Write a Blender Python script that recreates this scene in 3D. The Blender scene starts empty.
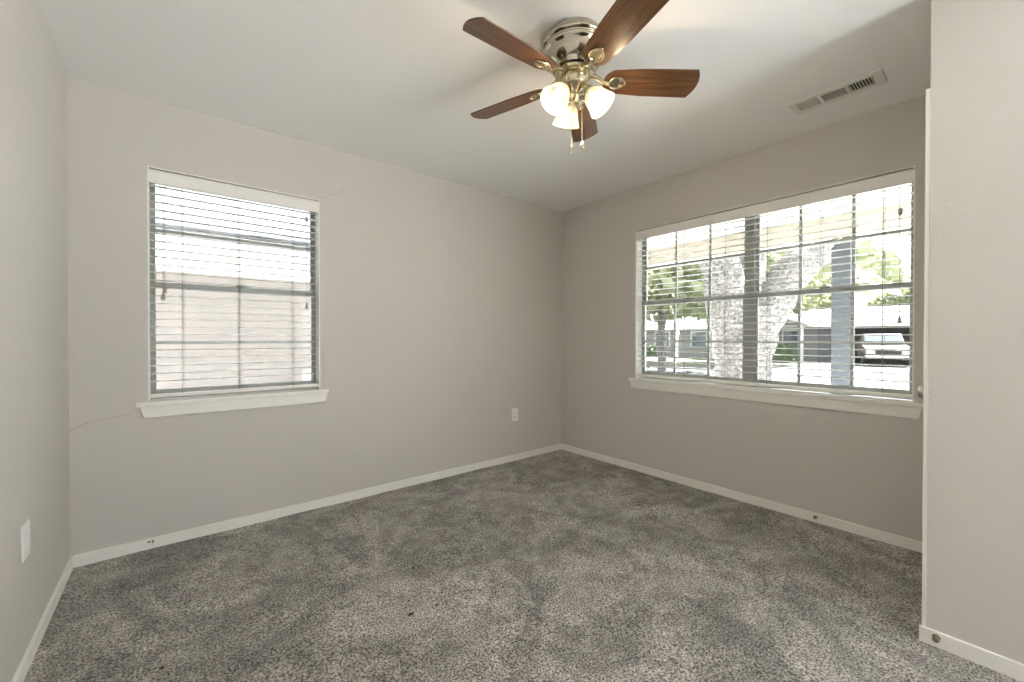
import bpy, bmesh, math, random
from mathutils import Vector, Matrix
random.seed(7)
PI = math.pi
R = math.radians
scene = bpy.context.scene

# ------------------------------------------------------------------ camera
CAM_Z = 1.1444
yaw, pitch, roll = R(39.2547), R(-0.4123), R(0.0275)
cd = bpy.data.cameras.new('camera'); cam = bpy.data.objects.new('camera', cd)
scene.collection.objects.link(cam)
cd.sensor_width = 36.0; cd.lens = 36.0 * 414.17 / 1024.0; cd.clip_start = 0.02; cd.clip_end = 300
f = Vector((math.sin(yaw)*math.cos(pitch), math.cos(yaw)*math.cos(pitch), math.sin(pitch)))
r0 = Vector((math.cos(yaw), -math.sin(yaw), 0)); u0 = r0.cross(f)
rr = r0*math.cos(roll) + u0*math.sin(roll); uu = -r0*math.sin(roll) + u0*math.cos(roll)
m = Matrix((rr, uu, -f)).transposed().to_4x4(); m.translation = (0, 0, CAM_Z)
cam.matrix_world = m
scene.camera = cam

# ------------------------------------------------------------------ sky, sun, exposure
w = bpy.data.worlds.new('sky'); scene.world = w; w.use_nodes = True
bg = w.node_tree.nodes['Background']
bg.inputs[0].default_value = (0.88, 0.94, 1.0, 1); bg.inputs[1].default_value = 0.95
sd = bpy.data.lights.new('sun', 'SUN'); sd.energy = 20.0; sd.angle = R(1.5); sd.color = (1.0, 0.98, 0.955)
sun = bpy.data.objects.new('sun', sd); scene.collection.objects.link(sun)
SUN_FROM = Vector((0.90, -0.22, 0.98))
sun.rotation_euler = SUN_FROM.to_track_quat('Z', 'Y').to_euler()
sun.location = (16, -8, 26)
vs = scene.view_settings
scene.display_settings.display_device = 'sRGB'
vs.view_transform = 'Standard'; vs.look = 'None'; vs.gamma = 1.0; vs.use_curve_mapping = False
vs.exposure = 2.17
scene.cycles.max_bounces = 12; scene.cycles.diffuse_bounces = 8
scene.cycles.transparent_max_bounces = 24
scene.cycles.sample_clamp_indirect = 6.0
scene.cycles.use_denoising = True

# ------------------------------------------------------------------ materials
def sock(n, name, v):
    if name in n.inputs: n.inputs[name].default_value = v

def mat(name, col, rough=0.6, metal=0.0, spec=0.5, bump=None, var=None, trans=None):
    """bump = (scale, strength, distance); var = (scale, colour2, contrast)"""
    mt = bpy.data.materials.new(name); mt.use_nodes = True
    nt = mt.node_tree; b = nt.nodes['Principled BSDF']
    b.inputs['Base Color'].default_value = (*col, 1)
    b.inputs['Roughness'].default_value = rough; b.inputs['Metallic'].default_value = metal
    sock(b, 'Specular IOR Level', spec)
    tc = nt.nodes.new('ShaderNodeTexCoord')
    if var:
        n = nt.nodes.new('ShaderNodeTexNoise'); n.inputs['Scale'].default_value = var[0]; n.inputs['Detail'].default_value = 5
        rp = nt.nodes.new('ShaderNodeValToRGB'); c = var[2]
        rp.color_ramp.elements[0].position = 0.5-c; rp.color_ramp.elements[1].position = 0.5+c
        rp.color_ramp.elements[0].color = (*col, 1); rp.color_ramp.elements[1].color = (*var[1], 1)
        nt.links.new(tc.outputs['Object'], n.inputs['Vector']); nt.links.new(n.outputs['Fac'], rp.inputs[0])
        nt.links.new(rp.outputs[0], b.inputs['Base Color'])
    if bump:
        n = nt.nodes.new('ShaderNodeTexNoise'); n.inputs['Scale'].default_value = bump[0]; n.inputs['Detail'].default_value = 3
        bp = nt.nodes.new('ShaderNodeBump'); bp.inputs['Strength'].default_value = bump[1]; bp.inputs['Distance'].default_value = bump[2]
        nt.links.new(tc.outputs['Object'], n.inputs['Vector']); nt.links.new(n.outputs['Fac'], bp.inputs['Height'])
        nt.links.new(bp.outputs[0], b.inputs['Normal'])
    if trans:
        tr = nt.nodes.new('ShaderNodeBsdfTranslucent'); tr.inputs[0].default_value = (*trans[1], 1)
        mx = nt.nodes.new('ShaderNodeMixShader'); mx.inputs[0].default_value = trans[0]
        out = nt.nodes['Material Output']
        nt.links.new(b.outputs[0], mx.inputs[1]); nt.links.new(tr.outputs[0], mx.inputs[2]); nt.links.new(mx.outputs[0], out.inputs[0])
    return mt

M = {}
M['wall'] = mat('greige_wall_paint', (0.60, 0.577, 0.547), 0.75, bump=(90, 0.22, 0.004), var=(0.8, (0.612, 0.589, 0.558), 0.3))
M['ceiling'] = mat('ceiling_paint', (0.87, 0.87, 0.86), 0.8, bump=(70, 0.12, 0.003))
M['trim'] = mat('white_trim_paint', (0.87, 0.86, 0.825), 0.42, bump=(40, 0.05, 0.002))
M['stain'] = mat('ceiling_crack', (0.36, 0.33, 0.29), 0.9)
M['blind'] = mat('white_blind_vinyl', (0.80, 0.80, 0.79), 0.38, trans=(0.14, (0.8, 0.8, 0.78)))
M['valance'] = mat('white_valance_vinyl', (0.86, 0.85, 0.82), 0.4)
M['cord'] = mat('grey_cord', (0.24, 0.235, 0.22), 0.8)
M['tassel'] = mat('grey_plastic_tassel', (0.40, 0.38, 0.34), 0.5)
M['alu'] = mat('painted_window_frame', (0.43, 0.45, 0.42), 0.45)
M['lock'] = mat('window_lock_metal', (0.25, 0.25, 0.24), 0.4, 0.8)
M['plate'] = mat('white_plate_plastic', (0.88, 0.87, 0.85), 0.35)
M['dark'] = mat('dark_slot', (0.03, 0.03, 0.03), 0.8)
M['vent'] = mat('vent_white_enamel', (0.74, 0.73, 0.68), 0.4)
M['duct'] = mat('vent_duct_dark', (0.05, 0.05, 0.045), 0.8)
M['nickel'] = mat('satin_nickel', (0.55, 0.52, 0.47), 0.25, 1.0)
M['bronze'] = mat('aged_brass_stop', (0.30, 0.25, 0.17), 0.35, 0.9)
M['rubber'] = mat('white_rubber_tip', (0.55, 0.53, 0.5), 0.7)
M['chrome'] = mat('polished_pewter', (0.50, 0.46, 0.37), 0.09, 1.0)
M['brass'] = mat('polished_brass_nickel', (0.60, 0.54, 0.39), 0.22, 1.0)
M['debris'] = mat('dark_debris', (0.05, 0.045, 0.035), 0.9)

def wood_mat():
    mt = bpy.data.materials.new('walnut_blade'); mt.use_nodes = True
    nt = mt.node_tree; b = nt.nodes['Principled BSDF']; b.inputs['Roughness'].default_value = 0.30
    tc = nt.nodes.new('ShaderNodeTexCoord'); uv = tc.outputs['UV']
    mp = nt.nodes.new('ShaderNodeMapping'); mp.inputs['Scale'].default_value = (3.0, 45, 1)
    n = nt.nodes.new('ShaderNodeTexNoise'); n.inputs['Scale'].default_value = 1.6; n.inputs['Detail'].default_value = 6; n.inputs['Distortion'].default_value = 0.6
    rp = nt.nodes.new('ShaderNodeValToRGB')
    e = rp.color_ramp.elements; e[0].position = 0.3; e[0].color = (0.040, 0.018, 0.008, 1); e[1].position = 0.72; e[1].color = (0.155, 0.068, 0.022, 1)
    nt.links.new(uv, mp.inputs[0]); nt.links.new(mp.outputs[0], n.inputs['Vector']); nt.links.new(n.outputs['Fac'], rp.inputs[0]); nt.links.new(rp.outputs[0], b.inputs['Base Color'])
    sock(b, 'Coat Weight', 0.25); sock(b, 'Coat Roughness', 0.18)
    return mt
M['wood'] = wood_mat()

def carpet_mat():
    mt = bpy.data.materials.new('grey_cut_pile_carpet'); mt.use_nodes = True
    nt = mt.node_tree; b = nt.nodes['Principled BSDF']; b.inputs['Roughness'].default_value = 1.0; sock(b, 'Specular IOR Level', 0.05)
    sock(b, 'Sheen Weight', 0.15)
    tc = nt.nodes.new('ShaderNodeTexCoord'); L = nt.links.new
    def noise(s, d, rough=0.5, dist=0.0):
        n = nt.nodes.new('ShaderNodeTexNoise'); n.inputs['Scale'].default_value = s; n.inputs['Detail'].default_value = d
        n.inputs['Roughness'].default_value = rough; n.inputs['Distortion'].default_value = dist
        L(tc.outputs['Object'], n.inputs['Vector']); return n.outputs['Fac']
    def ramp(src, p0, p1, c0, c1):
        rp = nt.nodes.new('ShaderNodeValToRGB'); e = rp.color_ramp.elements
        e[0].position = p0; e[1].position = p1; e[0].color = (c0, c0, c0, 1); e[1].color = (c1, c1, c1, 1)
        L(src, rp.inputs[0]); return rp.outputs[0]
    def mul(a, c):
        mx = nt.nodes.new('ShaderNodeMix'); mx.data_type = 'RGBA'; mx.blend_type = 'MULTIPLY'; mx.inputs[0].default_value = 1.0
        L(a, mx.inputs[6]); L(c, mx.inputs[7]); return mx.outputs[2]
    patch = ramp(noise(1.9, 8, 0.66, 1.2), 0.40, 0.60, 0.66, 1.10)       # trodden and brushed areas of the pile
    patch2 = ramp(noise(9, 4, 0.6, 0.6), 0.38, 0.62, 0.78, 1.12)
    tuft = ramp(noise(135, 2, 0.6), 0.36, 0.64, 0.22, 1.60)
    tuft2 = ramp(noise(60, 2, 0.6), 0.35, 0.65, 0.85, 1.12)
    base = nt.nodes.new('ShaderNodeRGB'); base.outputs[0].default_value = (0.40, 0.38, 0.345, 1)
    c = mul(mul(mul(mul(base.outputs[0], patch), patch2), tuft), tuft2)
    L(c, b.inputs['Base Color'])
    bp = nt.nodes.new('ShaderNodeBump'); bp.inputs['Strength'].default_value = 0.6; bp.inputs['Distance'].default_value = 0.01
    L(noise(140, 3, 0.6), bp.inputs['Height'])
    L(bp.outputs[0], b.inputs['Normal'])
    return mt
M['carpet'] = carpet_mat()

def glass_mat(name='window_glass', tint=(0.97, 0.985, 0.98)):
    mt = bpy.data.materials.new(name); mt.use_nodes = True; nt = mt.node_tree; nt.nodes.clear()
    out = nt.nodes.new('ShaderNodeOutputMaterial'); t = nt.nodes.new('ShaderNodeBsdfTransparent'); t.inputs[0].default_value = (*tint, 1)
    g = nt.nodes.new('ShaderNodeBsdfGlossy'); g.inputs['Roughness'].default_value = 0.01
    fr = nt.nodes.new('ShaderNodeFresnel'); fr.inputs[0].default_value = 1.45
    mx = nt.nodes.new('ShaderNodeMixShader'); L = nt.links.new
    L(fr.outputs[0], mx.inputs[0]); L(t.outputs[0], mx.inputs[1]); L(g.outputs[0], mx.inputs[2]); L(mx.outputs[0], out.inputs[0])
    return mt
M['glass'] = glass_mat()

def shade_mat():
    mt = bpy.data.materials.new('frosted_alabaster_glass'); mt.use_nodes = True; nt = mt.node_tree; nt.nodes.clear(); L = nt.links.new
    out = nt.nodes.new('ShaderNodeOutputMaterial')
    t = nt.nodes.new('ShaderNodeBsdfTransparent'); t.inputs[0].default_value = (1, 0.98, 0.94, 1)
    tl = nt.nodes.new('ShaderNodeBsdfTranslucent')
    d = nt.nodes.new('ShaderNodeBsdfPrincipled'); d.inputs['Roughness'].default_value = 0.25
    tc = nt.nodes.new('ShaderNodeTexCoord'); n = nt.nodes.new('ShaderNodeTexNoise'); n.inputs['Scale'].default_value = 28; n.inputs['Detail'].default_value = 4; n.inputs['Distortion'].default_value = 1.5
    rp = nt.nodes.new('ShaderNodeValToRGB'); e = rp.color_ramp.elements; e[0].position = .35; e[0].color = (0.36, 0.32, 0.26, 1); e[1].position = .65; e[1].color = (0.62, 0.58, 0.50, 1)
    L(tc.outputs['Object'], n.inputs['Vector']); L(n.outputs['Fac'], rp.inputs[0]); L(rp.outputs[0], tl.inputs[0]); L(rp.outputs[0], d.inputs['Base Color'])
    m1 = nt.nodes.new('ShaderNodeMixShader'); m1.inputs[0].default_value = 0.5; L(tl.outputs[0], m1.inputs[1]); L(d.outputs[0], m1.inputs[2])
    m2 = nt.nodes.new('ShaderNodeMixShader'); m2.inputs[0].default_value = 0.35; L(m1.outputs[0], m2.inputs[1]); L(t.outputs[0], m2.inputs[2])
    L(m2.outputs[0], out.inputs[0]); return mt
M['shade'] = shade_mat()

def emit(name, col, s):
    mt = bpy.data.materials.new(name); mt.use_nodes = True; nt = mt.node_tree; nt.nodes.clear()
    out = nt.nodes.new('ShaderNodeOutputMaterial'); e = nt.nodes.new('ShaderNodeEmission'); e.inputs[0].default_value = (*col, 1); e.inputs[1].default_value = s
    nt.links.new(e.outputs[0], out.inputs[0]); return mt
M['bulb'] = emit('lit_bulb', (1.0, 0.90, 0.72), 1.2)

def brick_mat():
    mt = bpy.data.materials.new('pale_brick'); mt.use_nodes = True; nt = mt.node_tree; b = nt.nodes['Principled BSDF']; b.inputs['Roughness'].default_value = 0.9
    tc = nt.nodes.new('ShaderNodeTexCoord'); mp = nt.nodes.new('ShaderNodeMapping'); mp.inputs['Rotation'].default_value = (R(90), 0, 0)
    br = nt.nodes.new('ShaderNodeTexBrick'); br.inputs['Scale'].default_value = 1.0
    br.inputs['Brick Width'].default_value = 0.21; br.inputs['Row Height'].default_value = 0.075; br.inputs['Mortar Size'].default_value = 0.006
    br.inputs['Color1'].default_value = (0.27, 0.225, 0.20, 1); br.inputs['Color2'].default_value = (0.24, 0.21, 0.19, 1); br.inputs['Mortar'].default_value = (0.27, 0.25, 0.23, 1)
    nt.links.new(tc.outputs['Object'], mp.inputs[0]); nt.links.new(mp.outputs[0], br.inputs[0]); nt.links.new(br.outputs['Color'], b.inputs['Base Color'])
    return mt
M['brick'] = brick_mat()
M['ext_white'] = mat('exterior_white_paint', (0.78, 0.77, 0.74), 0.6)
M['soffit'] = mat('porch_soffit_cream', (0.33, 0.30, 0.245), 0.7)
M['post'] = mat('porch_post_blue_grey', (0.045, 0.054, 0.062), 0.6)
M['concrete'] = mat('concrete', (0.65, 0.665, 0.68), 0.9, var=(1.5, (0.71, 0.725, 0.74), 0.3))
M['drive'] = mat('driveway_concrete', (0.045, 0.042, 0.04), 0.9)
M['road'] = mat('road_asphalt', (0.05, 0.05, 0.053), 0.95, var=(0.5, (0.06, 0.06, 0.063), 0.3))
M['lawn'] = mat('lawn_grass', (0.05, 0.055, 0.028), 0.95, var=(0.35, (0.075, 0.075, 0.042), 0.25))
M['bark'] = mat('oak_bark', (0.07, 0.063, 0.057), 0.95, bump=(14, 1.0, 0.12), var=(24, (0.27, 0.25, 0.235), 0.16))
M['leaf'] = mat('oak_leaves', (0.15, 0.17, 0.09), 0.6, var=(0.6, (0.27, 0.29, 0.17), 0.2), trans=(0.35, (0.30, 0.33, 0.18)))
M['hedge'] = mat('hedge_leaves', (0.06, 0.10, 0.05), 0.7, var=(5, (0.13, 0.18, 0.09), 0.2))
M['h_wall'] = mat('house_wall_grey', (0.22, 0.21, 0.205), 0.8, var=(3, (0.26, 0.25, 0.24), 0.3))
M['h_roof'] = mat('house_roof_pale_grey', (0.055, 0.057, 0.062), 0.9, bump=(20, 0.4, 0.02))
M['h_glass'] = mat('house_dark_glass', (0.10, 0.12, 0.14), 0.1)
M['garage'] = mat('garage_interior', (0.16, 0.16, 0.18), 0.9)
M['truck'] = mat('truck_cream_paint', (0.17, 0.155, 0.135), 0.3)
M['tyre'] = mat('tyre_rubber', (0.03, 0.03, 0.03), 0.85)

# ------------------------------------------------------------------ mesh helpers
COL = scene.collection
WLOC = {}
class MB:
    def __init__(s): s.v = []; s.f = []; s.uv = None
    def add(s, vs_, fs_):
        o = len(s.v); s.v += [tuple(v) for v in vs_]; s.f += [tuple(i+o for i in q) for q in fs_]; return s
    def box(s, a, b, mtx=None):
        x0, y0, z0 = (min(a[i], b[i]) for i in range(3)); x1, y1, z1 = (max(a[i], b[i]) for i in range(3))
        v = [Vector(q) for q in ((x0,y0,z0),(x1,y0,z0),(x1,y1,z0),(x0,y1,z0),(x0,y0,z1),(x1,y0,z1),(x1,y1,z1),(x0,y1,z1))]
        if mtx: v = [mtx @ q for q in v]
        return s.add(v, [(0,3,2,1),(4,5,6,7),(0,1,5,4),(1,2,6,5),(2,3,7,6),(3,0,4,7)])
    def prism(s, pts, z0, z1, mtx=None, flat='z'):
        n = len(pts)
        def P(a, b, c): q = Vector((a, b, c)) if flat == 'z' else (Vector((a, c, b)) if flat == 'y' else Vector((c, a, b))); return mtx @ q if mtx else q
        v = [P(a, b, z0) for a, b in pts] + [P(a, b, z1) for a, b in pts]
        fs = [tuple(range(n))[::-1], tuple(range(n, 2*n))] + [(i, (i+1) % n, n+(i+1) % n, n+i) for i in range(n)]
        return s.add(v, fs)
    def lathe(s, prof, n=32, mtx=None, close=True):
        v = []; fs = []
        for r_, z_ in prof:
            for k in range(n):
                a = 2*PI*k/n; q = Vector((r_*math.cos(a), r_*math.sin(a), z_)); v.append(mtx @ q if mtx else q)
        for i in range(len(prof)-1):
            for k in range(n): fs.append((i*n+k, i*n+(k+1) % n, (i+1)*n+(k+1) % n, (i+1)*n+k))
        if close:
            fs.append(tuple(range(n))[::-1]); fs.append(tuple(range((len(prof)-1)*n, len(prof)*n)))
        return s.add(v, fs)
    def tube(s, pts, rad, n=8, caps=True):
        pts = [Vector(p) for p in pts]
        if not hasattr(rad, '__len__'): rad = [rad]*len(pts)
        v = []; fs = []; pn = None
        for i, p in enumerate(pts):
            d = (pts[min(i+1, len(pts)-1)] - pts[max(i-1, 0)]).normalized()
            if pn is None:
                a = Vector((0, 0, 1)) if abs(d.z) < 0.9 else Vector((1, 0, 0)); pn = d.cross(a).normalized()
            pn = (pn - d*pn.dot(d)).normalized(); bn = d.cross(pn)
            for k in range(n): t = 2*PI*k/n; v.append(p + (pn*math.cos(t) + bn*math.sin(t))*rad[i])
        for i in range(len(pts)-1):
            for k in range(n): fs.append((i*n+k, i*n+(k+1) % n, (i+1)*n+(k+1) % n, (i+1)*n+k))
        if caps: fs.append(tuple(range(n))[::-1]); fs.append(tuple(range((len(pts)-1)*n, len(pts)*n)))
        return s.add(v, fs)
    def ball(s, c, r_, n=16, sc=(1, 1, 1), mtx=None):
        prof = [(max(1e-4, math.sin(PI*i/n)*r_), -math.cos(PI*i/n)*r_) for i in range(n+1)]
        mm = (mtx or Matrix.Identity(4)) @ Matrix.Translation(c) @ Matrix.Diagonal((*sc, 1))
        return s.lathe(prof, 2*n, mm)
    def build(s, name, material, parent=None, loc=None, bevel=0, smooth=False, seg=2, angle=40):
        org = Vector(loc) if loc is not None else (WLOC.get(parent.name, Vector((0, 0, 0))) if parent else Vector((0, 0, 0)))
        me = bpy.data.meshes.new(name); me.from_pydata([tuple(Vector(v)-org) for v in s.v], [], s.f)
        bm = bmesh.new(); bm.from_mesh(me); bmesh.ops.recalc_face_normals(bm, faces=bm.faces)
        if bevel:
            ed = [e for e in bm.edges if len(e.link_faces) == 2 and e.calc_face_angle(0) > R(30)]
            bmesh.ops.bevel(bm, geom=ed, offset=bevel, segments=seg, affect='EDGES', profile=0.5, clamp_overlap=True)
        bm.to_mesh(me); bm.free()
        if smooth:
            for p in me.polygons: p.use_smooth = True
            me.set_sharp_from_angle(angle=R(angle))
        me.materials.append(material)
        o = bpy.data.objects.new(name, me); COL.objects.link(o)
        if parent:
            o.parent = parent; po = WLOC.get(parent.name, Vector((0, 0, 0))); o.location = org - po
        else: o.location = org
        WLOC[o.name] = org
        return o
def tag(o, label, cat, group=None, kind=None):
    if label: o['label'] = label
    if cat: o['category'] = cat
    if group: o['group'] = group
    if kind: o['kind'] = kind
    return o
def thing(name, label, cat, loc, group=None):
    o = bpy.data.objects.new(name, None); COL.objects.link(o); o.location = loc; o.empty_display_size = 0.05
    WLOC[o.name] = Vector(loc); return tag(o, label, cat, group)
def struct(o, label, cat): return tag(o, label, cat, None, 'structure')

# ------------------------------------------------------------------ room dimensions
XL, YA, XB, XC, YC, H = -0.4045, 2.9875, 3.0971, 2.1974, 0.2148, 2.44
T = 0.16; YF = -1.9; YO = -0.45
SILL, HEAD = 0.800, 2.075
AX0, AX1 = -0.107, 0.766           # window in the back wall
BY0, BY1 = 0.358, 2.102            # window in the right wall
GZ = -0.45                         # outdoor ground level

# floor (carpet) and ceiling
fl = MB()
NX, NY = 120, 150
fx0, fx1, fy0, fy1 = XL-0.02, XB+0.02, YF, YA+0.02
for j in range(NY+1):
    for i in range(NX+1):
        x = fx0+(fx1-fx0)*i/NX; y = fy0+(fy1-fy0)*j/NY
        fl.v.append((x, y, 0.0015*math.sin(x*9+math.sin(y*7)*2)*math.sin(y*11)-0.0015))
for j in range(NY):
    for i in range(NX):
        a = j*(NX+1)+i; fl.f.append((a, a+1, a+NX+2, a+NX+1))
o = fl.build('floor', M['carpet'], smooth=True, angle=180); struct(o, 'grey mottled cut pile carpet covering the whole room floor', 'carpet')
o = MB().box((XL-T, YF, -0.30), (XB+T, YA+T, -0.02)).build('floor_slab', M['concrete']); struct(o, 'concrete slab under the grey carpet', 'floor')
o = MB().box((XL-T, YF, H), (XB+T, YA+T, H+0.14)).build('ceiling', M['ceiling']); struct(o, 'plain white painted ceiling above the fan', 'ceiling')

# walls
o = MB().box((XL-T, YF, 0), (XL, YA+T, H)).build('wall_left', M['wall']); struct(o, 'pale sunlit wall along the left with blank white plate', 'wall')
wb = MB()
wb.box((XL, YA, 0), (AX0, YA+T, H)); wb.box((AX1, YA, 0), (XB, YA+T, H)); wb.box((AX0, YA, 0), (AX1, YA+T, SILL-0.03)); wb.box((AX0, YA, HEAD), (AX1, YA+T, H))
wall_back = wb.build('wall_back', M['wall']); struct(wall_back, 'greige wall with the single small window and electrical outlet', 'wall')
wr = MB()
wr.box((XB, YO, 0), (XB+T, BY0, H)); wr.box((XB, YF+0.12, 2.32), (XB+T, YO, H)); wr.box((XB, BY1, 0), (XB+T, YA+T, H)); wr.box((XB, BY0, 0), (XB+T, BY1, SILL-0.03)); wr.box((XB, BY0, HEAD), (XB+T, BY1, H))  # gap under the header, out of view, is added to bring in daylight
o = wr.build('wall_right', M['wall']); struct(o, 'greige wall with the wide double window', 'wall')
# closet mass at the near right: face wall, and end wall with a door in it
o = MB().box((XC, YO, 0), (XC+0.10, YC-0.11, H)).box((XC+0.10, YO, 0), (XB, YO+0.08, H)).box((XC, YC-0.11, 0), (XC+0.068, YC, H)).build('wall_near', M['wall'])
struct(o, 'near greige wall at the right edge ending at white door casing', 'wall')
DX0, DX1, DZ = XC+0.068, 3.03, 2.03
o = MB().box((DX1, YC-0.11, 0), (XB, YC, H)).box((DX0, YC-0.11, DZ), (DX1, YC, H)).build('wall_alcove', M['wall'])
struct(o, 'end wall around the door, facing the windows', 'wall')
# wall behind the camera; the wide gap at its right is added to let daylight in
o = MB().box((XL, YF, 0), (1.75, YF+0.12, H)).box((1.75, YF, 2.36), (XB+T, YF+0.12, H)).build('wall_front', M['wall']); struct(o, 'wall behind the camera with a wide opening added for daylight', 'wall')

# plaster cracks in the back wall (hairlines, raised a little)
def crack(pts, name='wall_crack'):
    mbx = MB(); mbx.tube(pts, [0.0006]+[0.0012]*(len(pts)-2)+[0.0005], 5); mbx.build(name, M['stain'], wall_back)
def px_on_back(px, py):
    d = f + rr*((px-512)/414.17) + uu*((341-py)/414.17); t_ = (YA-0)/d.y
    return (d.x*t_, YA, CAM_Z+d.z*t_)
crack([px_on_back(*q) for q in ((69,432.5),(76,427),(86,423.5),(97,421),(106,419),(114,417.5),(122,416),(132,413.5))])
crack([px_on_back(*q) for q in ((320,198.5),(325,197),(331,195),(337,193),(343,190.5),(348,187.5))])

# baseboards
BH, BT = 0.056, 0.013
def base(name, x0, y0, x1, y1, label):
    o = MB().box((x0, y0, -0.01), (x1, y1, BH)).build(name, M['trim'], bevel=0.003); struct(o, label, 'baseboard'); return o
base('baseboard_left', XL, YF, XL+BT, YA-BT, 'white baseboard along the left wall')
base('baseboard_back', XL, YA-BT, XB, YA, 'white baseboard under the small window')
base('baseboard_right', XB-BT, YC+0.02, XB, YA-BT, 'white baseboard under the wide window')
base('baseboard_near', XC-BT, YO, XC, YC+0.019, 'white baseboard along the near right wall')

# door in the end wall: casing, slab, knob
CT = 0.013
c = MB()
c.box((XC+0.003, YC, 0), (DX0+0.004, YC+CT, 2.083)); c.box((DX0+0.004, YC, DZ-0.004), (DX1-0.004, YC+CT, 2.083)); c.box((DX1-0.004, YC, 0), (XB-0.004, YC+CT, 2.083))
c.box((DX0, YC-0.11, 0), (DX0+0.012, YC, DZ)); c.box((DX1-0.012, YC-0.11, 0), (DX1, YC, DZ)); c.box((DX0+0.012, YC-0.11, DZ-0.012), (DX1-0.012, YC, DZ))
casing = c.build('trim_1', M['trim'], bevel=0.0015); struct(casing, 'white door casing seen edge-on beside the near wall', 'trim')
d = MB(); d.box((DX0+0.014, YC-0.05, 0.012), (DX1-0.014, YC-0.015, DZ-0.014))
door = d.build('door_1', M['trim'], bevel=0.0015); struct(door, 'white panel door in the end wall', 'door')
px = MB()
for (z0, z1) in ((0.16, 0.86), (1.02, 1.88)):
    for (x0, x1) in ((DX0+0.10, (DX0+DX1)/2-0.05), ((DX0+DX1)/2+0.05, DX1-0.10)):
        px.box((x0, YC-0.016, z0), (x1, YC-0.011, z1))
px.build('door_panel', M['trim'], door, bevel=0.002)
KX, KZ = 2.415, 0.922
kb = MB(); mk = Matrix.Translation((KX, YC-0.015, KZ)) @ Matrix.Rotation(R(-90), 4, 'X')
kb.lathe([(0.001, 0), (0.032, 0), (0.032, 0.004), (0.028, 0.008), (0.012, 0.010), (0.011, 0.030), (0.020, 0.036), (0.0265, 0.044), (0.0275, 0.054), (0.024, 0.064), (0.016, 0.068), (0.001, 0.069)], 28, mk)
kb.build('door_knob', M['nickel'], door, smooth=True)

# paint drips on the casing edge
pd = MB()
for z_, s_ in ((1.98, .004), (1.72, .003), (1.05, .003), (0.93, .004), (0.90, .003), (0.86, .003), (0.62, .003), (0.36, .002)):
    pd.ball((XC+0.001, YC+0.001, z_), s_, 6, (0.6, 0.8, 1.8))
pd.build('paint_drip', M['trim'], casing, smooth=True)

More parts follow.
